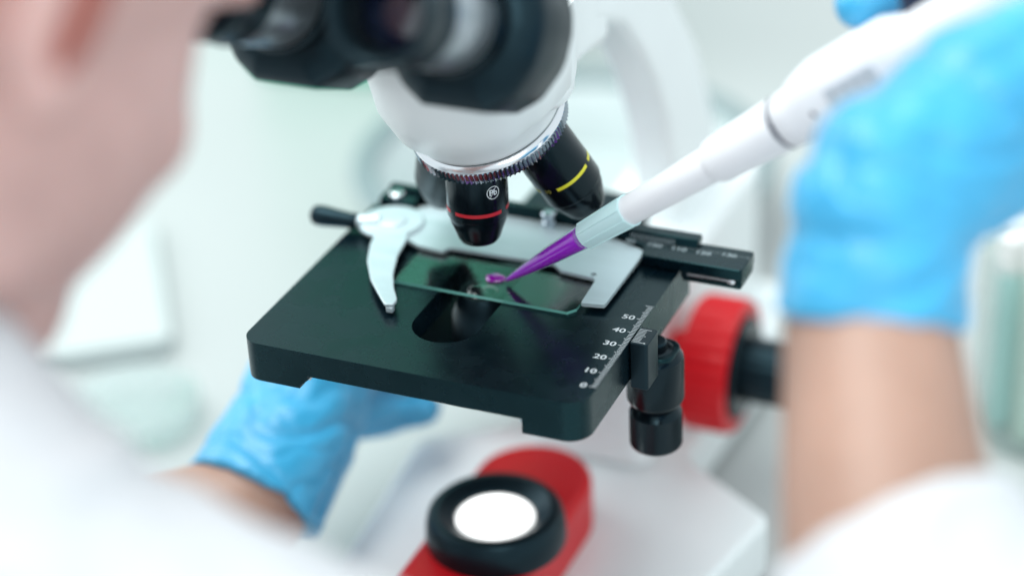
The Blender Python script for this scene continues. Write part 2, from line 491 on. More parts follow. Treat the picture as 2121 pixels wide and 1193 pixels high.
# ---- stage plate with its slot, carried on two rails underneath
outer = round_poly([(-139.1, -13.3), (0, -13.3), (0, 104), (-139.1, 104)], [7.5, 9, 3, 3], 10)
slot = stadium(AX - 13.4, AX + 13.4, 9.5, 92)
def cut_stage():
    vs, fs = prism_geo(outer, -16.4, 0, holes=(slot,))
    def tmp(vs, fs):
        me = bpy.data.meshes.new('tmp'); me.from_pydata([Vector(v) for v in vs], [], fs)
        bm = bmesh.new(); bm.from_mesh(me); bmesh.ops.recalc_face_normals(bm, faces=bm.faces[:]); bm.to_mesh(me); bm.free()
        o = bpy.data.objects.new('tmp', me); scene.collection.objects.link(o); return o
    a = tmp(vs, fs)
    prof_ = [(-114.9, -30), (-24.2, -30), (-24.2, -10.4), (-111.2, -10.4), (-111.2, -12.2), (-114.9, -15.2)]
    b = tmp(*prism_geo(prof_, -40, 140, place=lambda u, v, w: (u, w, v)))
    m = a.modifiers.new('b', 'BOOLEAN'); m.operation = 'DIFFERENCE'; m.object = b; m.solver = 'EXACT'
    dg = bpy.context.evaluated_depsgraph_get(); dg.update()
    res = bpy.data.meshes.new_from_object(a.evaluated_get(dg))
    V = [v.co.copy() for v in res.vertices]; F = [tuple(p.vertices) for p in res.polygons]
    bpy.data.objects.remove(a); bpy.data.objects.remove(b)
    return V, F
stage = obj('stage', *cut_stage(), M['black'], scope, bevel=.45, seg=3, smooth=30)
for x in (-113.4, -26.2):     # steel guide strips seen end-on in the notches
    obj('guide_strip', *box_geo(x - .9 if x < -60 else x, x + 2 if x < -60 else x + 1.9, -11, 100, -13.6, -10.5), M['steel'], stage, bevel=.3)

# engraved millimetre scale along the right edge
gs = []
for k in range(0, 61):
    L = 3.0 if k % 10 == 0 else (2.55 if k % 5 == 0 else 1.95)
    w = .15
    gs.append(([(-.25 - L, k - w, .03), (-.25, k - w, .03), (-.25, k + w, .03), (-.25 - L, k + w, .03)], [(0, 1, 2, 3)]))
obj('scale_ticks', *join(*gs), M['ink'], stage, smooth=0)
for k in range(0, 60, 10):
    vs, fs = text_geo(str(k), 4.2, 'RIGHT', 1.22, .075)
    obj('scale_number', [(-4.0 + x, k + y, .03) for x, y in vs], fs, M['ink'], stage, smooth=0)

# vernier block on the stage's right flank
vb = obj('vernier_block', *prism_geo(round_poly([(.35, 32.6), (7.3, 32.6), (7.3, 44.8), (.35, 44.8)], [.5, 1.2, 1.2, .5], 5), -19.5, .1), M['blackr'], stage, bevel=.35, seg=3)
gs = []
for k in range(0, 11):
    L = 4.6 if k in (0, 10) else (3.9 if k == 5 else 3.1)
    y = 33.9 + k * .93
    gs.append(([(.6, y - .13, .14), (.6 + L, y - .13, .14), (.6 + L, y + .13, .14), (.6, y + .13, .14)], [(0, 1, 2, 3)]))
obj('vernier_ticks', *join(*gs), M['ink'], vb, smooth=0)
obj('vernier_dot', *lathe_geo([(.38, 0), (0, .01)], (5.6, 33.9, .14), (0, 0, 1), 12), M['ink'], vb, smooth=0)

# coaxial drive knobs hanging under the right side
dk = empty('stage_drive', (1, 58, -60)); dk.parent = scope; dk.location = (Vector((1, 58, -60)) - ORG[scope.name]) * MM
lathe('drive_shaft', [(0, 0), (4.6, 0), (4.6, 4), (4.0, 4.8), (0, 4.8)], (1, 58, -17.8), (0, 0, 1), M['blackr'], dk, 40)
obj('drive_bracket', *prism_geo(round_poly([(-20, 48), (10, 50), (10, 66), (-20, 68)], [2, 6, 6, 2], 6), -19.8, -16.6), M['black'], dk, bevel=.5)
def grip(name, prof, org, par, ribs=90, depth=.985, rr=(1, 2)):
    vs, fs = lathe_geo(prof, org, (0, 0, 1), ribs * 2)
    c = Vector(org); off = 0; n = ribs * 2; idx = 0
    for ring, (r, t_) in enumerate(prof):
        if r < 1e-6: idx += 1; continue
        if ring in rr:
            for k in range(n):
                v = vs[idx + k]; ctr = Vector((c.x, c.y, v.z)); vs[idx + k] = ctr + (v - ctr) * (1 if (k // 1) % 2 == 0 else depth)
        idx += n
    return obj(name, vs, fs, M['blackg'], par, smooth=28)
grip('drive_knob', [(0, 0), (9.2, 0), (10.8, 2.2), (11.2, 3.2), (11.2, 20), (10.9, 21.6), (9.6, 23.4), (6.8, 25), (4.8, 25.2), (4.8, 27), (0, 27)], (1, 58, -41.4), dk, rr=(3, 4))
grip('drive_knob', [(0, 0), (9.8, 0), (10.4, .9), (10.4, 14.8), (9.4, 16.4), (7.6, 18), (7.0, 20.4), (0, 20.4)], (1, 58, -60), dk, rr=(2, 3))

# transverse rail with its scale at the back of the stage
rl = obj('transverse_rail', *join(prism_geo(round_poly([(-15.2, 88), (25.8, 88), (25.8, 104.6), (-36, 104.6), (-33, 102.4), (-17.0, 96.0)], [.5, 1.5, 1.5, 0, 0, 0], 4), .7, 5.3),
    box_geo(-133, -35.8, 105.2, 109, .6, 8.3)), M['black'], scope, bevel=.45)
obj('rail_lower_lip', *prism_geo(round_poly([(1.2, 88.6), (25.2, 88.6), (25.2, 104), (1.2, 104)], 1, 4), -3.4, -2.2), M['black'], rl, bevel=.3)
obj('rail_end_block', *box_geo(22.6, 25.4, 88.8, 104, -2.3, .8), M['black'], rl, bevel=.4)
obj('rail_inner_block', *box_geo(.6, 3.6, 88.8, 104, -2.3, .8), M['blackr'], rl, bevel=.4)
rod = obj('guide_rod', *tube_geo([(3, 89.6, -.7), (23, 89.6, -.7)], .8, 16), M['chrome'], rl)
lathe('rod_end', [(0, 0), (1.25, 0), (1.4, .4), (1.4, 2.0), (1.0, 2.6), (0, 2.7)], (20.2, 89.5, -.7), (1, 0, 0), M['chrome'], rod, 24)
up = prism_geo([(99.4, 5.35), (106.6, 5.35), (106.6, 8.2), (101.4, 8.2)], -33.5, 3.6, place=lambda u, v, w: (w, u, v))
ub = obj('vernier_bar', *up, M['black'], rl, bevel=.3)
for k, t_ in enumerate(('90', '100', '110', '120', '130')):
    vs, fs = text_geo(t_, 3.2, 'CENTER', 1.35, .07)
    x0 = -23.2 + k * 10.1; y0 = 97.0 if k < 4 else 98.6
    obj('rail_number', [(x0 + x, y0 + y, 5.34) for x, y in vs], fs, M['inkd'], rl, smooth=0)
gs = []
for k in range(0, 46):
    L = 1.1 if k % 5 == 0 else .7
    x = -20 + k
    gs.append(([(x - .11, 99.3 - L, 5.34), (x + .11, 99.3 - L, 5.34), (x + .11, 99.3, 5.34), (x - .11, 99.3, 5.34)], [(0, 1, 2, 3)]))
obj('rail_ticks', *join(*gs), M['inkd'], rl, smooth=0)
gs = []
for k in range(0, 21):
    x = -24 + k * .9
    f = lambda q: (99.4 + q * 2.0 - .03, 5.35 + q * 2.85 + .03)
    (y0, z0), (y1, z1) = f(.1), f(.6)
    gs.append(([(x - .11, y0, z0), (x + .11, y0, z0), (x + .11, y1, z1), (x - .11, y1, z1)], [(0, 1, 2, 3)]))
obj('bar_ticks', *join(*gs), M['inkd'], ub, smooth=0)
lathe('rail_screw', [(0, 0), (3.0, 0), (3.0, 1.4), (2.3, 1.9), (1.3, 1.9), (1.2, 1.0), (0, 1.0)], (-127.5, 101.2, 6.4), (0, 0, 1), M['chrome'], rl, 28)
obj('rail_end_plate', *box_geo(-134, -118, 97.5, 105.2, 1.2, 6.4), M['black'], rl, bevel=.4)

# ---- slide holder: plate, pivot, sprung finger, lever
PZ0, PZ1 = 2.0, 3.5
plate = [(-16.2, 50), (-25.3, 48.6), (-26.2, 66.0), (-27.4, 68.0), (-41.9, 69.6), (-46.4, 73.6), (-90.5, 72.6), (-92.3, 68.8), (-103.5, 70.0), (-110.5, 73.5),
         (-126, 72.0), (-134.5, 77), (-134.5, 88), (-128, 95.4), (-116.8, 97.2), (-112, 104.6), (-41, 104.6), (-33, 101.2), (-17.6, 95.0), (-16.0, 92)]
hole = [(-28.6 + 1.25 * math.cos(2 * math.pi * k / 14), 70.6 + 1.25 * math.sin(2 * math.pi * k / 14)) for k in range(14)]
holder = obj('slide_holder', *prism_geo(round_poly(plate, [1.2, .8, .4, .4, .6, 1, 2, 1, 2, 4, 6, 6, 6, 3, 2, 2, 2, 2, 1, 1], 4), PZ0, PZ1, holes=(hole,)), M['steel'], scope, bevel=.3, smooth=30)
lathe('pivot_disc', [(0, 0), (13.2, 0), (13.2, .9), (12.6, 1.5), (6.5, 1.6), (6.2, 2.2), (5.6, 2.5), (0, 2.5)], (-121.3, 83.2, PZ1), (0, 0, 1), M['steel'], holder, 64)
fing = [(-124, 75), (-121, 62.5), (-116.2, 50), (-108.2, 37), (-99, 26.2), (-94.6, 21.3), (-91.4, 22.4), (-91.5, 26.0), (-96.9, 34.2), (-101.9, 44.1), (-106.4, 57.5), (-109, 72), (-113, 80), (-121, 82)]
obj('clip_finger', *prism_geo(round_poly(fing, [2, 20, 20, 20, 12, 1.2, 1.2, 6, 20, 20, 20, 4, 4, 4], 5), 3.6, 5.0), M['steel'], holder, bevel=.35, smooth=40)
obj('clip_pad', *box_geo(-94.6, -91.8, 21.6, 24.2, 1.0, 3.6), M['steel'], holder, bevel=.5)
lv = obj('lever_neck', *tube_geo([(-126, 81.5, 4.6), (-131, 79.8, 4.4), (-136.5, 78.6, 4.3)], [3.4, 3.0, 2.8], 20), M['steel'], holder)
lathe('lever_grip', [(0, 0), (3.0, 0), (3.3, .6), (3.3, 4), (3.7, 9), (4.2, 14), (4.3, 17), (3.7, 19.2), (2, 20.4), (0, 20.6)], (-134.5, 78.7, 4.4), (-1, -.10, .06), M['blackr'], lv, 32)
for x, y in ((-60.5, 109.5),):
    lathe('thumb_screw', [(0, 0), (3.1, 0), (3.1, 1.6), (2.4, 2.0), (2.2, 3), (2.9, 3.4), (2.9, 5.0), (2.2, 5.6), (0, 5.6)], (x, y - 6.4, PZ1), (0, 0, 1), M['chromed'], holder, 28)

# ---- condenser under the slot
cond = lathe('condenser', [(0, -41), (26, -41), (28, -39), (28, -26), (20, -25.6), (13, -22.4), (12.4, -13), (9.4, -5), (8.6, -3.5), (0, -3.5)], (AX, AY, 0), (0, 0, 1), M['blackr'], scope, 64)
lathe('condenser_lens', [(0, -3.6), (6.4, -3.6), (5, -2.7), (0, -2.3)], (AX, AY, 0), (0, 0, 1), M['lens'], cond, 40)

obj('slot_blocking_plate', *box_geo(-99, -40, 30, 130, -25.5, -22.5), M['blackr'], scope, bevel=.8)  # added plate below the slot, blocks red showing through so it stays black

# ---- revolving nosepiece
AL = R(22); RHO = 17.0
na = Vector((.085, math.sin(AL), -math.cos(AL))).normalized()   # its axis, pointing down
e1 = (Vector((1, 0, 0)) - na * na.x).normalized(); e2 = e1.cross(na); e2 = e2 if e2.y > 0 else -e2
P0 = Vector((AX, AY, 54.0))
Q = P0 + e2 * RHO
NS = 100
prof = [(0, .4), (24, .4), (27, .2), (29.4, 0), (30.7, -.5), (30.7, -5.0), (29.9, -5.6), (0, -5.6)]
SEG = NS * 4
vs, fs = lathe_geo(prof, Q, na, SEG, e1)
idx = 0
for ring, (r, t_) in enumerate(prof):
    if r < 1e-6: idx += 1; continue
    if ring in (4, 5):
        for k in range(SEG):
            v = vs[idx + k]; ctr = Q + na * (v - Q).dot(na)
            vs[idx + k] = ctr + (v - ctr) * (1.0, .978, .95, .978)[k % 4]
    idx += SEG
nose = obj('nosepiece', vs, fs, M['chromed'], scope, smooth=25)
lathe('nosepiece_rim', [(0, -5.5), (30.2, -5.5), (30.5, -5.9), (30.2, -6.5), (28.9, -8.0), (28.3, -8.3), (0, -8.3)], Q, na, M['chrome'], nose, 128)
lathe('nosepiece_gap', [(0, -8.2), (28.0, -8.2), (28.0, -9.3), (0, -9.3)], Q, na, M['blackg'], nose, 96)

def objective(org, axis, length, band, name_label, front, logo=None, num=None, r=11.9, bandpos=15.6):
    """org: shoulder centre on the nosepiece; axis points to the tip; front: direction the print faces"""
    ax = Vector(axis).normalized(); tip = Vector(org) + ax * length; up = -ax
    k = r / 11.9
    body = lathe('objective', [(0, .9), (4.4 * k, .9), (4.8 * k, 0), (6.2 * k, 0), (7.4 * k, .5), (8.3 * k, 1.9), (9.0 * k, 4), (10.0 * k, 6.8), (10.9 * k, 9.2), (11.2 * k, 11.3), (11.25 * k, 11.7), (11.75 * k, 12.1), (11.9 * k, 12.6),
                               (11.9 * k, length - 3.4), (11.6 * k, length - 3.0), (0, length - 3.0)], tip, up, M['blackg'], scope, 96)
    tag(body, name_label)
    lathe('front_lens', [(0, .95), (4.3 * k, .95), (3 * k, .6), (0, .4)], tip, up, M['lens'], body, 32)
    lathe('mounting_ring', [(10.2 * k, length - 3.2), (11.5 * k, length - 3.1), (11.5 * k, length - 1.6), (10.9 * k, length - 1.0), (10.6 * k, length + 3), (0, length + 3)], tip, up, M['chrome'], body, 64)
    fr = Vector(front); fr = (fr - up * fr.dot(up)).normalized(); rt = up.cross(fr)     # rt: to the right as read
    def wrap(u, h, off=.03):
        w = u / r; return tip + up * h + fr * ((r + off) * math.cos(w)) + rt * ((r + off) * math.sin(w))
    def arc(a0, a1, h0, h1, material, nm, off=.04, n=28):
        vs = []; fs = []
        for i in range(n + 1):
            w = a0 + (a1 - a0) * i / n
            vs += [wrap(w * r, h0, off), wrap(w * r, h1, off)]
        for i in range(n): fs.append((2 * i, 2 * i + 2, 2 * i + 3, 2 * i + 1))
        return obj(nm, vs, fs, material, body)
    for a0, a1 in band[1]:
        arc(R(a0), R(a1), bandpos - .75, bandpos + .75, band[0], 'colour_band')
    if num:
        vs, fs = text_geo(num[0], 2.6, 'CENTER', 1.15, .03)
        obj('magnification_number', [wrap(R(num[1]) * r + x, bandpos + y, .05) for x, y in vs], fs, M['yellowd'], body, smooth=0)
    if logo:
        a, h, rad = logo
        vs, fs = text_geo('Pb', 3.5, 'CENTER', 1.0, .10)
        obj('logo_letters', [wrap(R(a) * r + x, h + y, .05) for x, y in vs], fs, M['ink'], body, smooth=0)
        n = 40; vs = []; fs = []
        for i in range(n):
            w = 2 * math.pi * i / n
            for q in (rad - .32, rad): vs.append(wrap(R(a) * r + q * math.cos(w), h + q * math.sin(w), .05))
        for i in range(n): j = (i + 1) % n; fs.append((2 * i, 2 * j, 2 * j + 1, 2 * i + 1))
        obj('logo_ring', vs, fs, M['ink'], body, smooth=0)
        sl = []
        for s, w in ((-1, 0), (1, 0)):
            sl += [wrap(R(a) * r + s * .5 * rad - .26, h + s * .82 * rad, .07), wrap(R(a) * r + s * .5 * rad + .26, h + s * .82 * rad, .07)]
        vs = []; fs = []; n = 8
        for i in range(n + 1):
            s = -1 + 2 * i / n
            vs += [wrap(R(a) * r + s * .5 * rad - .28, h + s * .84 * rad, .065), wrap(R(a) * r + s * .5 * rad - .0, h + s * .84 * rad, .065)]
        for i in range(n): fs.append((2 * i, 2 * i + 2, 2 * i + 3, 2 * i + 1))
        obj('logo_slash', vs, fs, M['ink'], body, smooth=0)
    return body

toCam = Vector((.43, -.90, 0))
objective(P0 + na * .0 + Vector((0, 0, 2.0)), (0, 0, -1), 36.3, (M['redband'], [(-47, 47), (-110, -62), (62, 100)]), 'black objective with a red band, the one turned over the slide', toCam, logo=(30, 24.8, 2.75))
ca, sa = math.cos(AL), math.sin(AL)
yd = (na * math.cos(R(17)) + e1 * math.sin(R(17)))
objective(Q + e1 * RHO - yd * 1.5, yd, 45, (M['yellow'], [(-12, 62), (-75, -52), (74, 110)]), 'black objective with a yellow band, tilted to the right', Vector((.30, -.95, .1)), num=('10', -32), r=12.2, bandpos=21.5)
ld = (na * ca - e1 * sa)
lo_ = objective(Q - e1 * RHO - ld * 1.5, ld, 49, (M['inkd'], []), 'plain black objective, half hidden on the left', toCam, r=12.2, bandpos=18)

lo_.data.materials[0] = M['blackr']

# white housing above the nosepiece
def loft(name, rings, material, parent, cap=True, **k):
    n = len(rings[0]); vs = [v for r_ in rings for v in r_]; fs = []
    for i in range(len(rings) - 1):
        for j in range(n):
            j2 = (j + 1) % n; fs.append((i * n + j, i * n + j2, (i + 1) * n + j2, (i + 1) * n + j))
    if cap: fs += [tuple(range(n)), tuple(range((len(rings) - 1) * n, len(rings) * n))]
    return obj(name, vs, fs, material, parent, **k)
def circ(c, a1, a2, r1, r2, n=72, p=2.0):
    out = []
    for k in range(n):
        w = 2 * math.pi * k / n; cx, sx = math.cos(w), math.sin(w)
        out.append(Vector(c) + a1 * (r1 * math.copysign(abs(cx) ** (2 / p), cx)) + a2 * (r2 * math.copysign(abs(sx) ** (2 / p), sx)))
    return out
ex = Vector((1, 0, 0)); ey = Vector((0, 1, 0))
def mixv(t_): return (e2 * (1 - t_) + ey * t_).normalized()
rings = [circ(Q - na * 9.0, e1, e2, 28.3, 28.3), circ(Q - na * 9.4, e1, e2, 29.2, 29.2), circ(Q - na * 11, e1, e2, 29.7, 29.7),
         circ(Q - na * 17 + Vector((-.6, -2.2, 0)), e1, mixv(.2), 32.0, 33.6, p=2.08), circ(Vector((AX - .4, 62, 83)), ex, mixv(.8), 35.4, 43, p=2.2), circ((AX, 58, 100), ex, ey, 36.5, 46, p=2.3), circ((AX, 58, 116), ex, ey, 36.5, 46, p=2.3)]
hous = loft('nosepiece_housing', rings, M['white'], scope, smooth=50)
# the limb that carries the head, running forward from the arm
out = []
for k in range(41):
    w = math.pi + math.pi * k / 40
    out.append((AX - 3 + 38 * math.cos(w), 64 + 34 * math.sin(w)))
for hw, y in ((34.6, 68), (32, 79), (27, 92), (21.5, 104), (17.5, 118), (14.5, 135), (13.3, 150), (13.2, 168)): out.append((AX + hw, y))
for hw, y in reversed(((40.6, 68), (37, 79), (30, 92), (22.5, 104), (17.5, 118), (14.5, 135), (9.5, 150), (8, 168))): out.append((AX - hw, y))
vs, fs = prism_geo(out, 0, 1, place=lambda u, v, w: (u, v, 122.0 if w > .5 else 77 - .19 * (v - 55)))
obj('limb', vs, fs, M['white'], scope, bevel=7, seg=6, smooth=60)

# ---- binocular head
EA = R(25); ee = Vector((0, -math.cos(EA), math.sin(EA))); en = Vector((0, math.sin(EA), math.cos(EA)))
HB = Vector((0, -20, 113)) + en * 29.5
hub = empty('binocular_head', (AX, 40, 140)); hub.parent = scope; hub.location = (Vector((AX, 40, 140)) - ORG[scope.name]) * MM
HP = [(12, -29.5), (20.5, -23.5), (27.4, -11.5), (28.6, 0)] + [(28.6 * math.cos(R(w)), 28.6 * math.sin(R(w))) for w in range(15, 180, 15)] + [(-28.6, 0), (-27.4, -11.5), (-20.5, -23.5), (-12, -29.5)]
HP = round_poly(HP, [4, 12, 20] + [20] * 13 + [20, 12, 4], 4)
def flatcirc(c, r, cut=0):
    return [Vector(c) + ex * (u * r / 31.5) + en * (v * r / 31.5) for u, v in HP]
for sx in (-35, 28.5):
    c = Vector((AX + sx, HB.y, HB.z))
    rings = [flatcirc(c + ee * t_, r_, cut) for t_, r_, cut in ((-34, 26, 24), (-32, 29.5, 27.5), (-28, 31.3, 29.3), (-2, 31.5, 29.5), (0, 30.8, 28.8), (2.2, 28.5, 26.8), (4, 25.5, 24.5), (6, 22.4, 22.2))]
    h = loft('prism_housing', rings, M['blackr'], hub, smooth=40)
    lathe('eyepiece_tube', [(0, 5.5), (19.2, 5.5), (19.2, 11), (18.2, 12.2), (16.2, 12.6), (16.2, 36), (0, 36)], c, ee, M['blackg'], h, 72)
    lathe('eyepiece_sleeve', [(15.8, 13), (17.0, 13), (17.4, 14), (17.4, 44), (16.8, 45.4), (15.8, 45.4)], c, ee, M['gun'], h, 72)
    lathe('eyecup', [(0, 36), (14, 36), (14, 45.6), (17.6, 45.6), (18.2, 46.4), (17.4, 48.6), (16.4, 58), (17.8, 64), (17.9, 66), (16.6, 66.6), (14.2, 64.5), (12.4, 58), (12, 50), (0, 50)], c, ee, M['blackr'], h, 72)
    lathe('eye_lens', [(0, 50.2), (11.9, 50.2), (11.9, 51), (6, 53.2), (0, 54)], c, ee, M['lens'], h, 48)
bridge = round_poly([(-33, 1), (33, 1), (33, 30), (-33, 30)], 3, 4)
cb = Vector((AX, HB.y, HB.z))
vs, fs = prism_geo(round_poly([(-34, -24), (-20, -23), (0, -17), (8, -10), (30, -10), (30, 20), (-34, 20)], 4, 4), -33, -4, place=lambda u, v, w: tuple(cb + ex * u + en * v + ee * w))
obj('head_bridge', vs, fs, M['blackr'], hub, bevel=1.5)
lathe('head_mount', [(0, 0), (28, 0), (28, 14), (24, 18), (0, 18)], (AX, 44, 136), (0, -.15, 1), M['blackr'], hub, 64)

# ================================================================== slide, drop
sc_, ss_ = math.cos(-.0107), math.sin(-.0107)
def slp(u, v, z): return (-26.6 - u * sc_ - v * -ss_, 44.0 - u * ss_ + v * sc_ , z)
sl = [(0, 3.4), (2.6, 0), (76, 0), (76, 25.6), (0, 25.6)]
vs, fs = prism_geo(sl, .12, 1.32, place=slp)
o = obj('microscope_slide', vs, fs, None, smooth=0, mats=[M['glass'], M['glassedge']])
for p in o.data.polygons: p.material_index = 0 if abs(p.normal.z) > .7 else 1
tag(o, 'clear glass microscope slide with green edges lying on the black stage', 'glass slide')
TIP = Vector((-60.3, 56.9, 1.9))
dr = []
for k in range(9):
    w = math.pi / 2 * k / 8
    dr.append((4.1 * math.cos(w) if k < 8 else 0, 1.62 * math.sin(w)))
vs, fs = lathe_geo([(0, 0)] + dr, (0, 0, 0), (0, 0, 1), 40)
DC = Vector((-64.9, 58.8, 1.3))
vs = [Vector((v.x * (1 + .10 * math.sin(2.3 * math.atan2(v.y, v.x))), v.y * .82 * (1 + .12 * math.cos(3 * math.atan2(v.y, v.x))), v.z)) + DC for v in vs]
tag(obj('liquid_drop', vs, fs, M['drop'], smooth=180), 'small magenta drop of liquid on the glass slide', 'drop')

# ================================================================== pipette
PD = (Vector(((127.9, 24.0, 154.9))) - TIP).normalized()
pip = empty('pipette', TIP)
tag(pip, 'white laboratory pipette with violet liquid in its clear tip, held in a blue glove', 'pipette')
lathe('tip', [(.35, 0), (.8, 0), (1.5, 4), (2.5, 13), (3.9, 30), (4.7, 44), (5.0, 49), (4.75, 49), (4.4, 44), (3.6, 30), (2.2, 13), (1.2, 4), (.35, 0)], TIP, PD, M['tip'], pip, 48, smooth=60)
lathe('tip_liquid', [(0, 1.2), (.72, 1.5), (1.2, 5.0), (2.15, 13), (3.5, 30), (4.25, 43), (4.4, 45.8), (3.6, 45.2), (0, 44.8)], TIP, PD, M['liquid'], pip, 48, smooth=60)
col = lathe('tip_collar', [(4.7, 48.6), (5.3, 48.6), (5.5, 50), (6.0, 70), (6.3, 73), (5.7, 73), (5.1, 52), (4.7, 48.6)], TIP, PD, M['collar'], pip, 48, smooth=60)
a_, f1_, f2_ = frame(PD)
for k in range(8):
    w = 2 * math.pi * k / 8 + .3
    c0 = f1_ * math.cos(w) + f2_ * math.sin(w); tn = a_.cross(c0)
    vs = []
    for s, r0 in ((49.0, 5.2), (72.5, 5.95)):
        for q, h in ((-.4, 0), (.4, 0), (.3, .6), (-.3, .6)): vs.append(TIP + a_ * s + c0 * (r0 + h) + tn * q)
    obj('collar_rib', vs, [(0, 1, 2, 3), (4, 5, 6, 7), (0, 1, 5, 4), (1, 2, 6, 5), (2, 3, 7, 6), (3, 0, 4, 7)], M['collar'], col)
lathe('tip_cone', [(0, 54), (3.0, 54), (4.7, 62), (5.05, 68), (5.5, 71), (5.8, 78), (6.2, 96), (6.8, 118), (7.0, 121), (0, 121)], TIP, PD, M['pwhite'], pip, 64)
body = lathe('lower_body', [(0, 117.5), (6.8, 117.5), (8.0, 118.4), (8.5, 120.5), (9.2, 136), (9.8, 152.5), (0, 152.5)], TIP, PD, M['pwhite'], pip, 64, bevel=.3)
lathe('seal_ring', [(9.2, 152.2), (9.85, 152.2), (9.85, 154.0), (9.2, 154.0)], TIP, PD, M['navy'], pip, 64)
# upper handle: rounded section that swells into the grip
def sect(s, ra, rb, off=0):
    up_ = f2_ if f2_.z > 0 else -f2_
    return circ(TIP + PD * s + up_ * off, f1_, up_, ra, rb, 48, 2.5)
hand = loft('handle', [sect(153.8, 9.4, 9.4), sect(154.5, 9.9, 9.9), sect(160, 10.3, 10.3), sect(166, 11.4, 12.0, .6), sect(174, 12.2, 13.2, 1.2), sect(204, 12.2, 13.0, 1.2), sect(210, 11.4, 11.6, .2), sect(230, 11.2, 11.2, 0), sect(275, 12.2, 12.2, 0), sect(281, 11.2, 11.2, 0)], M['pwhite'], pip, smooth=45)
upv = (f2_ if f2_.z > 0 else -f2_)
fx = (f1_ if f1_.y < 0 else -f1_)
vs, fs = prism_geo(round_poly([(180, -3.2), (202, -3.2), (202, 3.2), (180, 3.2)], 1.2, 4), 0, .9, place=lambda u, v, w: tuple(TIP + PD * u + upv * (v + 1.2) + fx * (11.9 + w)))
obj('volume_window', vs, fs, M['pgrey'], hand, bevel=.2)
for k in range(4):
    vs, fs = text_geo('0', 4.2, 'CENTER', .9, .05)
    obj('volume_digit', [tuple(TIP + PD * (183.5 + k * 5 + x) + upv * (1.2 + y) + fx * 12.9) for x, y in vs], fs, M['inkd'], hand, smooth=0)
lathe('handle_dot', [(0, 0), (1.5, 0), (1.4, .5), (0, .7)], TIP + PD * 172.5 + fx * 11.4 + upv * -1.0, fx, M['navy'], hand, 20)
lathe('plunger', [(0, 279), (4, 279), (4, 297), (9, 298), (9.5, 301), (8, 304), (0, 305)], TIP, PD, M['pgrey'], pip, 40)
hk = obj('finger_hook', *tube_geo([TIP + PD * 217 + upv * 8, TIP + PD * 221 + upv * 15, TIP + PD * 228 + upv * 20, TIP + PD * 242 + upv * 24, TIP + PD * 256 + upv * 23], [4.6, 4.6, 4.4, 4.2, 3.2], 18), M['navy'], pip)

# ================================================================== the person
HF = Vector((.181, .733, -.655)).normalized()                 # the way the face looks
HU = (Vector((0, 0, 1.0)) - HF * Vector((0, 0, 1.0)).dot(HF)).normalized()
HR = HF.cross(HU)                                          # the person's right
HC = Vector(((-115.1, -177.1, 225.6)))
def hp(rgt, fwd, up_): return HC + HR * rgt + HF * fwd + HU * up_
SR = Vector(((-26.5, -255.5, 61.3))); TR0 = Vector(((-103.1, -245.4, 112.4))); TR1 = Vector(((-53.8, -257.7, 77.5)))
EL_R = Vector(((183.1, -239.6, -22.0))); W_R = Vector(((117.9, -78.8, 89.3)))
SL = SR + Vector((-330, 30, 10)); EL_L = Vector((-330, -120, -150)); W_L = Vector(((-175.8, 29.5, -118.2)))
NK = HC * .35 + ((TR0 + TR1) / 2) * .65 + Vector((-70, 0, -10))
geo = join(
    ell_geo(hp(0, -12, 28), HR, HF, HU, 76, 98, 88),                      # skull
    ell_geo(hp(0, 22, -28), HR, HF, HU, 64, 70, 82),                      # face
    ell_geo(hp(0, 48, -84), HR, HF, HU, 40, 38, 34),                      # jaw
    ell_geo(hp(44, 8, -62), HR, HF, HU, 18, 34, 26), ell_geo(hp(-44, 8, -62), HR, HF, HU, 18, 34, 26),
    ell_geo(hp(0, 70, -101), HR, HF, HU, 19, 15, 13),                     # chin
    ell_geo(hp(38, 54, -28), HR, HF, HU, 20, 22, 20), ell_geo(hp(-38, 54, -28), HR, HF, HU, 20, 22, 20),
    capsule_geo(hp(0, 90, 6), hp(0, 106, -30), 7, 11), ell_geo(hp(10, 97, -33), HR, HF, HU, 8, 9, 7), ell_geo(hp(-10, 97, -33), HR, HF, HU, 8, 9, 7),
    ell_geo(hp(0, 76, -62), HR, HF, HU, 26, 13, 10), ell_geo(hp(0, 80, 22), HR, HF, HU, 46, 12, 9),
    chain([(hp(0, -30, -40), 54), (NK, 52)]),
    ell_geo(hp(77, -22, -4), (HR * .4 - HF * .9).normalized(), HU, (HR * .9 + HF * .4).normalized(), 17, 31, 5), ell_geo(hp(75, -12, -30), HR, HF, HU, 7, 9, 11),
    ell_geo(hp(-77, -22, -4), (-HR * .4 - HF * .9).normalized(), HU, (-HR * .9 + HF * .4).normalized(), 17, 31, 5),
    chain([(TR0 + Vector((-60, -20, -40)), 60), ((SR + SL) / 2 + Vector((0, -30, -60)), 105), ((SR + SL) / 2 + Vector((0, -60, -260)), 110)], 1.0),
    chain([(SL, 44), (EL_L, 37), (W_L.lerp(EL_L, .35), 34), (W_L.lerp(EL_L, .1), 28), (W_L, 27), (W_L.lerp(Vector(((-169.8, 67.5, -100.3))), .5), 25)]),
    chain([(SL, 44), ((SR + SL) / 2, 80), (SR, 40)]),
    chain([(SR, 40), (EL_R, 37), (W_R.lerp(EL_R, .5), 33), (W_R.lerp(EL_R, .2), 29.5), (W_R, 26), (Vector(((115.2, -69.3, 106.3))), 24)]),
)
person = fused('person', geo, 3.0, 6, M['skin'])
tag(person, 'person in white lab coat and blue gloves leaning over the microscope at the left edge', 'person')

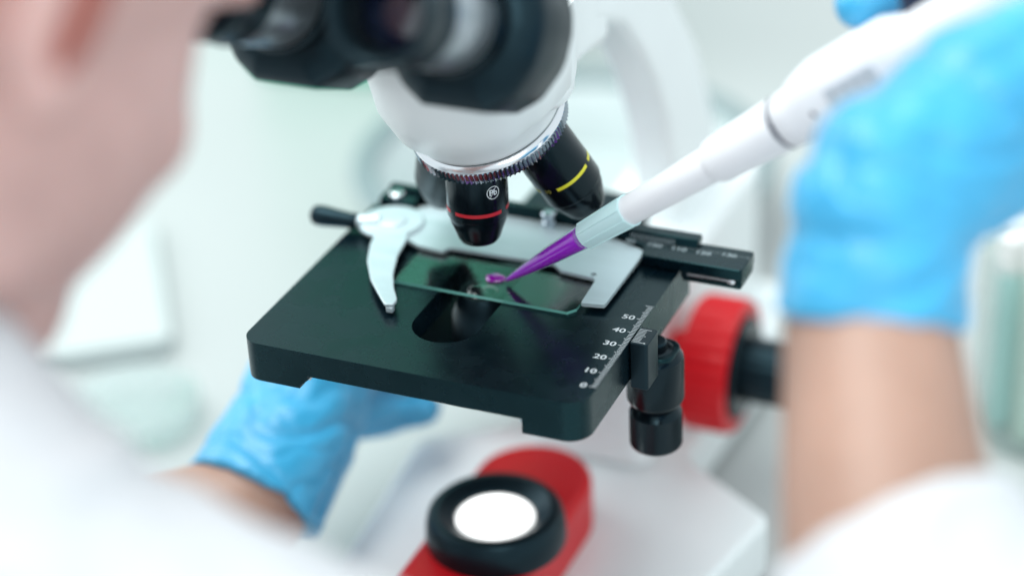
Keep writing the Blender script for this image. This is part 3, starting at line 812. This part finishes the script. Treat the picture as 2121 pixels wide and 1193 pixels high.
person.data.materials.append(M['skinarm'])                  # forearms browner than the face, and darkened to offset strong lamp light
po_ = ORG[person.name]
for p_ in person.data.polygons:
    c_ = Vector(p_.center) / MM + po_
    if (c_ - W_R).length < 190 or (c_ - W_L).length < 170: p_.material_index = 1

# hair and eyes
hg = join(ell_geo(hp(0, -22, 40), HR, HF, HU, 83, 100, 90), ell_geo(hp(0, -62, -8), HR, HF, HU, 70, 62, 66))
def hair_disp(v): return 2.2 * noise.noise(v * .06) + 1.2 * noise.noise(v * .25)
vs, fs = ell_geo(hp(0, -18, 36), HR, HF, HU, 82, 101, 90, 64, 40)
keep = []
for q in fs:
    c = sum((Vector(vs[i]) for i in q), Vector()) / len(q) - HC
    f_, u_, r_ = c.dot(HF), c.dot(HU), abs(c.dot(HR))
    if u_ > 30 + .55 * f_ - .2 * r_ and not (f_ > 55 and u_ < 75): keep.append(q)
    elif f_ < -38 and u_ > -48: keep.append(q)
vs = [Vector(v) + (Vector(v) - HC).normalized() * hair_disp(Vector(v)) for v in vs]
ho = obj('hair', vs, keep, M['hair'], person, smooth=180)
s = ho.modifiers.new('sol', 'SOLIDIFY'); s.thickness = .006; s.offset = -1
for sd in (-1, 1):
    o = obj('eye', *ell_geo(hp(31 * sd, 62, 2), HR, HF, HU, 11, 11, 11), M['eye'], person, smooth=180)
    obj('iris', *ell_geo(hp(31 * sd, 71.6, 0), HR, HF, HU, 5.5, 2.2, 5.5), M['iris'], o, smooth=180)
obj('ear_shade', *ell_geo(hp(79, -14, -6), (HR * .45 - HF * .9).normalized(), HU, (HR * .9 + HF * .45).normalized(), 9, 24, 4.5), M['earshade'], person, smooth=180)  # dark red piece painting the shade in the ear's hollow
obj('lips', *ell_geo(hp(0, 86, -64), HR, HF, HU, 20, 5, 5), M['lip'], person, smooth=180)

# lab coat
def fold(v):
    a = noise.noise(Vector((v.x * .016 + v.z * .012, v.y * .016, v.z * .02)))
    b = 1 - abs(noise.noise(Vector((v.x * .02 - v.z * .014 + 5, v.y * .022 + v.z * .01, v.z * .012)))) * 3
    return 2.2 * a + 3.2 * max(0, b) + 1.0 * noise.noise(v * .06 + Vector((3, 7, 1))) - 1.5
cw = (W_R - EL_R)
geo = join(
    chain([(TR0, 45), (TR1, 46), (SR, 48)]),
    chain([(NK.lerp(hp(0, -30, -40), .22) + Vector((-6, -14, 0)), 58), (NK + Vector((-10, -10, -30)), 72)]),
    chain([(SR, 49), (EL_R, 46), (W_R.lerp(EL_R, .52), 41)]),
    lathe_geo([(0, 0), (40, 0), (40, 60), (0, 60)], W_R.lerp(EL_R, .30) + Vector((0, 0, 0)), (EL_R - W_R).normalized() + Vector((.28, .117, -.013)), 40),
    chain([(SL, 50), (EL_L, 45), (W_L.lerp(EL_L, .36), 38)]),
    chain([(SL, 52), ((SR + SL) / 2 + Vector((0, -10, 0)), 88), (SR, 46)]),
    chain([(TR0 + Vector((-60, -20, -50)), 62), ((SR + SL) / 2 + Vector((0, -30, -60)), 112), ((SR + SL) / 2 + Vector((0, -60, -260)), 120)]),
)
coat = fused('lab_coat', geo, 3.4, 8, M['coat'], person, disp=fold)
tag(coat, 'white cotton lab coat')

# gloves
def wrinkle(v):
    w = noise.noise(Vector((v.x * .05, v.y * .05, v.z * .11)))
    rid = 1 - abs(noise.noise(Vector((v.x * .018 + v.z * .03 + 9, v.y * .03, v.z * .05))) * 3.0)
    w2 = noise.noise(Vector((v.x * .11 + 4, v.y * .11, v.z * .2)))
    fine = 1 - abs(noise.noise(Vector((v.x * .05 + v.z * .05 + 2, v.y * .06, v.z * .10 + v.x * .02))) * 3.2)
    return .4 * w + .3 * abs(w2) - 3.4 * max(0, rid - .5) - 1.6 * max(0, fine - .5)
g = join(
    cyl_geo(Vector(((117.3, -76.9, 92.7))), Vector(((115.6, -67.6, 108.7))), 28.6, 27), chain([(Vector(((116.1, -68.9, 106.3))), 27), (Vector(((115.8, -58.8, 118.6))), 26.6), (Vector(((124.4, -44.4, 131.2))), 26.2), (Vector(((134.4, -25.5, 142.0))), 25.7), (Vector(((149.4, -4.4, 150.6))), 20.2)]),
    chain([(Vector(((112.7, -62.7, 124.8))), 24.8), (Vector(((114.0, -57.6, 135.8))), 21.1), (Vector(((127.8, -41.1, 146.2))), 15.6), (Vector(((139.4, -25.7, 152.2))), 12.9), (Vector(((151.0, -0.9, 157.1))), 10.1), (Vector(((161.3, 18.5, 162.3))), 8.3)]),
    chain([(Vector(((147.6, -8.5, 147.4))), 18.4), (Vector(((152.9, 21.4, 153.0))), 11.0)]),
    chain([(Vector(((150.9, 20.6, 153.1))), 10.6), (Vector(((123.4, 60.9, 158.5))), 9.2), (Vector(((95.8, 56.7, 145.5))), 8.6), (Vector(((77.8, 47.6, 138.0))), 8.2)]),
    chain([(Vector(((143.8, -20.7, 134.9))), 18.4), (Vector(((159.8, 17.2, 141.2))), 11.0), (Vector(((138.7, 66.4, 148.2))), 9.6), (Vector(((115.4, 68.5, 136.1))), 8.3), (Vector(((103.4, 59.0, 129.7))), 7.5)]),
    chain([(Vector(((140.5, -29.4, 127.3))), 18.4), (Vector(((162.6, 11.2, 129.7))), 11.0), (Vector(((147.8, 65.6, 134.4))), 9.2), (Vector(((128.8, 68.9, 127.2))), 7.9), (Vector(((118.0, 60.3, 123.3))), 7.3)]),
    chain([(Vector(((137.3, -39.3, 122.0))), 15.6), (Vector(((160.7, 2.0, 120.5))), 10.1), (Vector(((149.6, 52.9, 122.9))), 8.3), (Vector(((135.9, 59.7, 121.5))), 7.3), (Vector(((128.2, 51.9, 118.6))), 6.4)]),
)
gr = fused('glove', g, 1.7, 5, M['glove'], person, disp=wrinkle)
tag(gr, 'blue nitrile glove gripping the pipette')
g = join(
    cyl_geo(Vector(((-173.8, 35.6, -116.1))), Vector(((-171.3, 60.8, -103.9))), 32, 29.5), chain([(Vector(((-171.1, 62.9, -102.7))), 29.5), (Vector(((-170.6, 66.6, -101.2))), 29.5), (Vector(((-173.0, 91.2, -90.5))), 28), (Vector(((-172.9, 115.1, -86.9))), 24), (Vector(((-170.7, 139.3, -90.3))), 20)]),
    chain([(Vector(((-168.7, 81.9, -96.5))), 24), (Vector(((-159.9, 100.2, -105.9))), 14), (Vector(((-149.8, 117.0, -116.6))), 9.6), (Vector(((-138.4, 132.1, -120.9))), 8.6)]),
    chain([(Vector((-158, 150, -86)), 14), (Vector((-150, 182, -84)), 10), (Vector((-138, 205, -84)), 9), (Vector((-128, 222, -92)), 8)]),
    chain([(Vector((-163, 145, -94)), 14), (Vector((-158, 186, -98)), 10), (Vector((-147, 214, -102)), 9), (Vector((-139, 228, -108)), 8)]),
    chain([(Vector((-167, 138, -102)), 14), (Vector((-162, 180, -114)), 10), (Vector((-150, 208, -122)), 9), (Vector((-143, 219, -128)), 8)]),
    chain([(Vector((-170, 126, -108)), 13), (Vector((-166, 164, -128)), 9), (Vector((-152, 190, -136)), 8), (Vector((-146, 199, -140)), 7)]),
)
gl = fused('glove', g, 1.7, 5, M['glove'], person, disp=wrinkle)
tag(gl, 'blue nitrile glove reaching behind the stage')

# ================================================================== things behind
gb = prism_geo(round_poly([(-470, 560), (-300, 585), (-320, 745), (-490, 720)], 12, 5), BENCH, BENCH + 620)
tag(obj('storage_cabinet', *gb, M['green'], bevel=4), 'tall green plastic cabinet standing far behind the microscope', 'cabinet')
bc = Vector(((-185.6, 418.9, -128.0)))
bc.z = BENCH
bw = empty('basin', bc); tag(bw, 'round white basin with grey rim on the bench behind the arm', 'basin')
lathe('bowl', [(0, 0), (84, 0), (96, 6), (112, 44), (115, 48), (112, 48), (104, 40), (90, 9), (80, 4), (0, 4)], bc, (0, 0, 1), M['ceramic'], bw, 72)
vs = []; fs = []
nn = 72; mm_ = 12
for i in range(nn):
    w = 2 * math.pi * i / nn
    for j in range(mm_):
        q = 2 * math.pi * j / mm_
        rr = 114 + 7 * math.cos(q); vs.append(bc + Vector((rr * math.cos(w), rr * math.sin(w), 48 + 5 * math.sin(q))))
for i in range(nn):
    for j in range(mm_):
        i2, j2 = (i + 1) % nn, (j + 1) % mm_
        fs.append((i * mm_ + j, i2 * mm_ + j, i2 * mm_ + j2, i * mm_ + j2))
obj('rim', vs, fs, M['rimgrey'], bw)
nb = empty('notebook', (-400, 260, BENCH)); tag(nb, 'pale teal hardback notebook with grey edge lying on the bench at left', 'notebook')
q = [(-334, 223), (-417, 343), (-530, 262), (-447, 142)]
obj('pages', *prism_geo(round_poly(q, 3, 3), BENCH, BENCH + 8), M['grey'], nb, bevel=1)
obj('cover', *prism_geo(round_poly([(-334.5, 226), (-416, 341), (-528, 261), (-447, 146)], 4, 3), BENCH + 8.1, BENCH + 10), M['teal'], nb, bevel=.6)
dc = Vector((-318, 160, BENCH))
pd_ = empty('petri_dish', dc); tag(pd_, 'shallow clear petri dish on the bench beside the notebook', 'dish')
lathe('dish', [(0, 0), (31, 0), (32, 1), (32, 13), (31, 13), (31, 1.6), (0, 1.6)], dc, (0, 0, 1), M['clearglass'], pd_, 64)
lathe('lid', [(34, 5), (34.8, 5), (34.8, 15), (33, 16), (0, 16), (0, 15), (33.5, 15), (34, 14)], dc, (0, 0, 1), M['clearglass'], pd_, 64)
jc = Vector((114, 312, BENCH))
jr = empty('beaker', jc); tag(jr, 'clear glass beaker filled with coloured vials at the right edge', 'beaker')
lathe('glass_wall', [(0, 0), (36, 0), (39, 3), (39, 100), (41, 103), (40.6, 104), (37.6, 100), (37.6, 4), (0, 4)], jc, (0, 0, 1), M['clearglass'], jr, 64)
for k, (dx, dy, mt) in enumerate(((-22, -12, 'vteal'), (-8, -22, 'vgreen'), (10, -24, 'vteal'), (-25, 8, 'vyellow'), (-6, 2, 'vgreen'), (14, 0, 'vyellow'), (2, 20, 'vteal'), (24, -14, 'vgreen'))):
    c = jc + Vector((dx, dy, 4.4))
    v = empty('vial', c); tag(v, ['teal vial with white cap, the leftmost at the front of the beaker', 'short green vial with white cap against the front of the beaker', 'tall teal vial with white cap at the front of the beaker', 'yellow vial with white cap against the left wall of the beaker', 'green vial with white cap in the middle of the beaker', 'yellow vial with white cap right of the beaker middle', 'teal vial with white cap at the back of the beaker', 'green vial with white cap against the right wall of the beaker'][k], 'vial', 'vials in the beaker')
    lathe('vial_body', [(0, 0), (5.5, 0), (6.5, 2), (6.5, 86 + 8 * (k % 3)), (0, 86 + 8 * (k % 3))], c, (0, 0, 1), M[mt], v, 24)
    lathe('cap', [(0, 86.1 + 8 * (k % 3)), (7.3, 86.1 + 8 * (k % 3)), (7.3, 104 + 8 * (k % 3)), (6.4, 105 + 8 * (k % 3)), (0, 105 + 8 * (k % 3))], c, (0, 0, 1), M['cap_white'], v, 24)
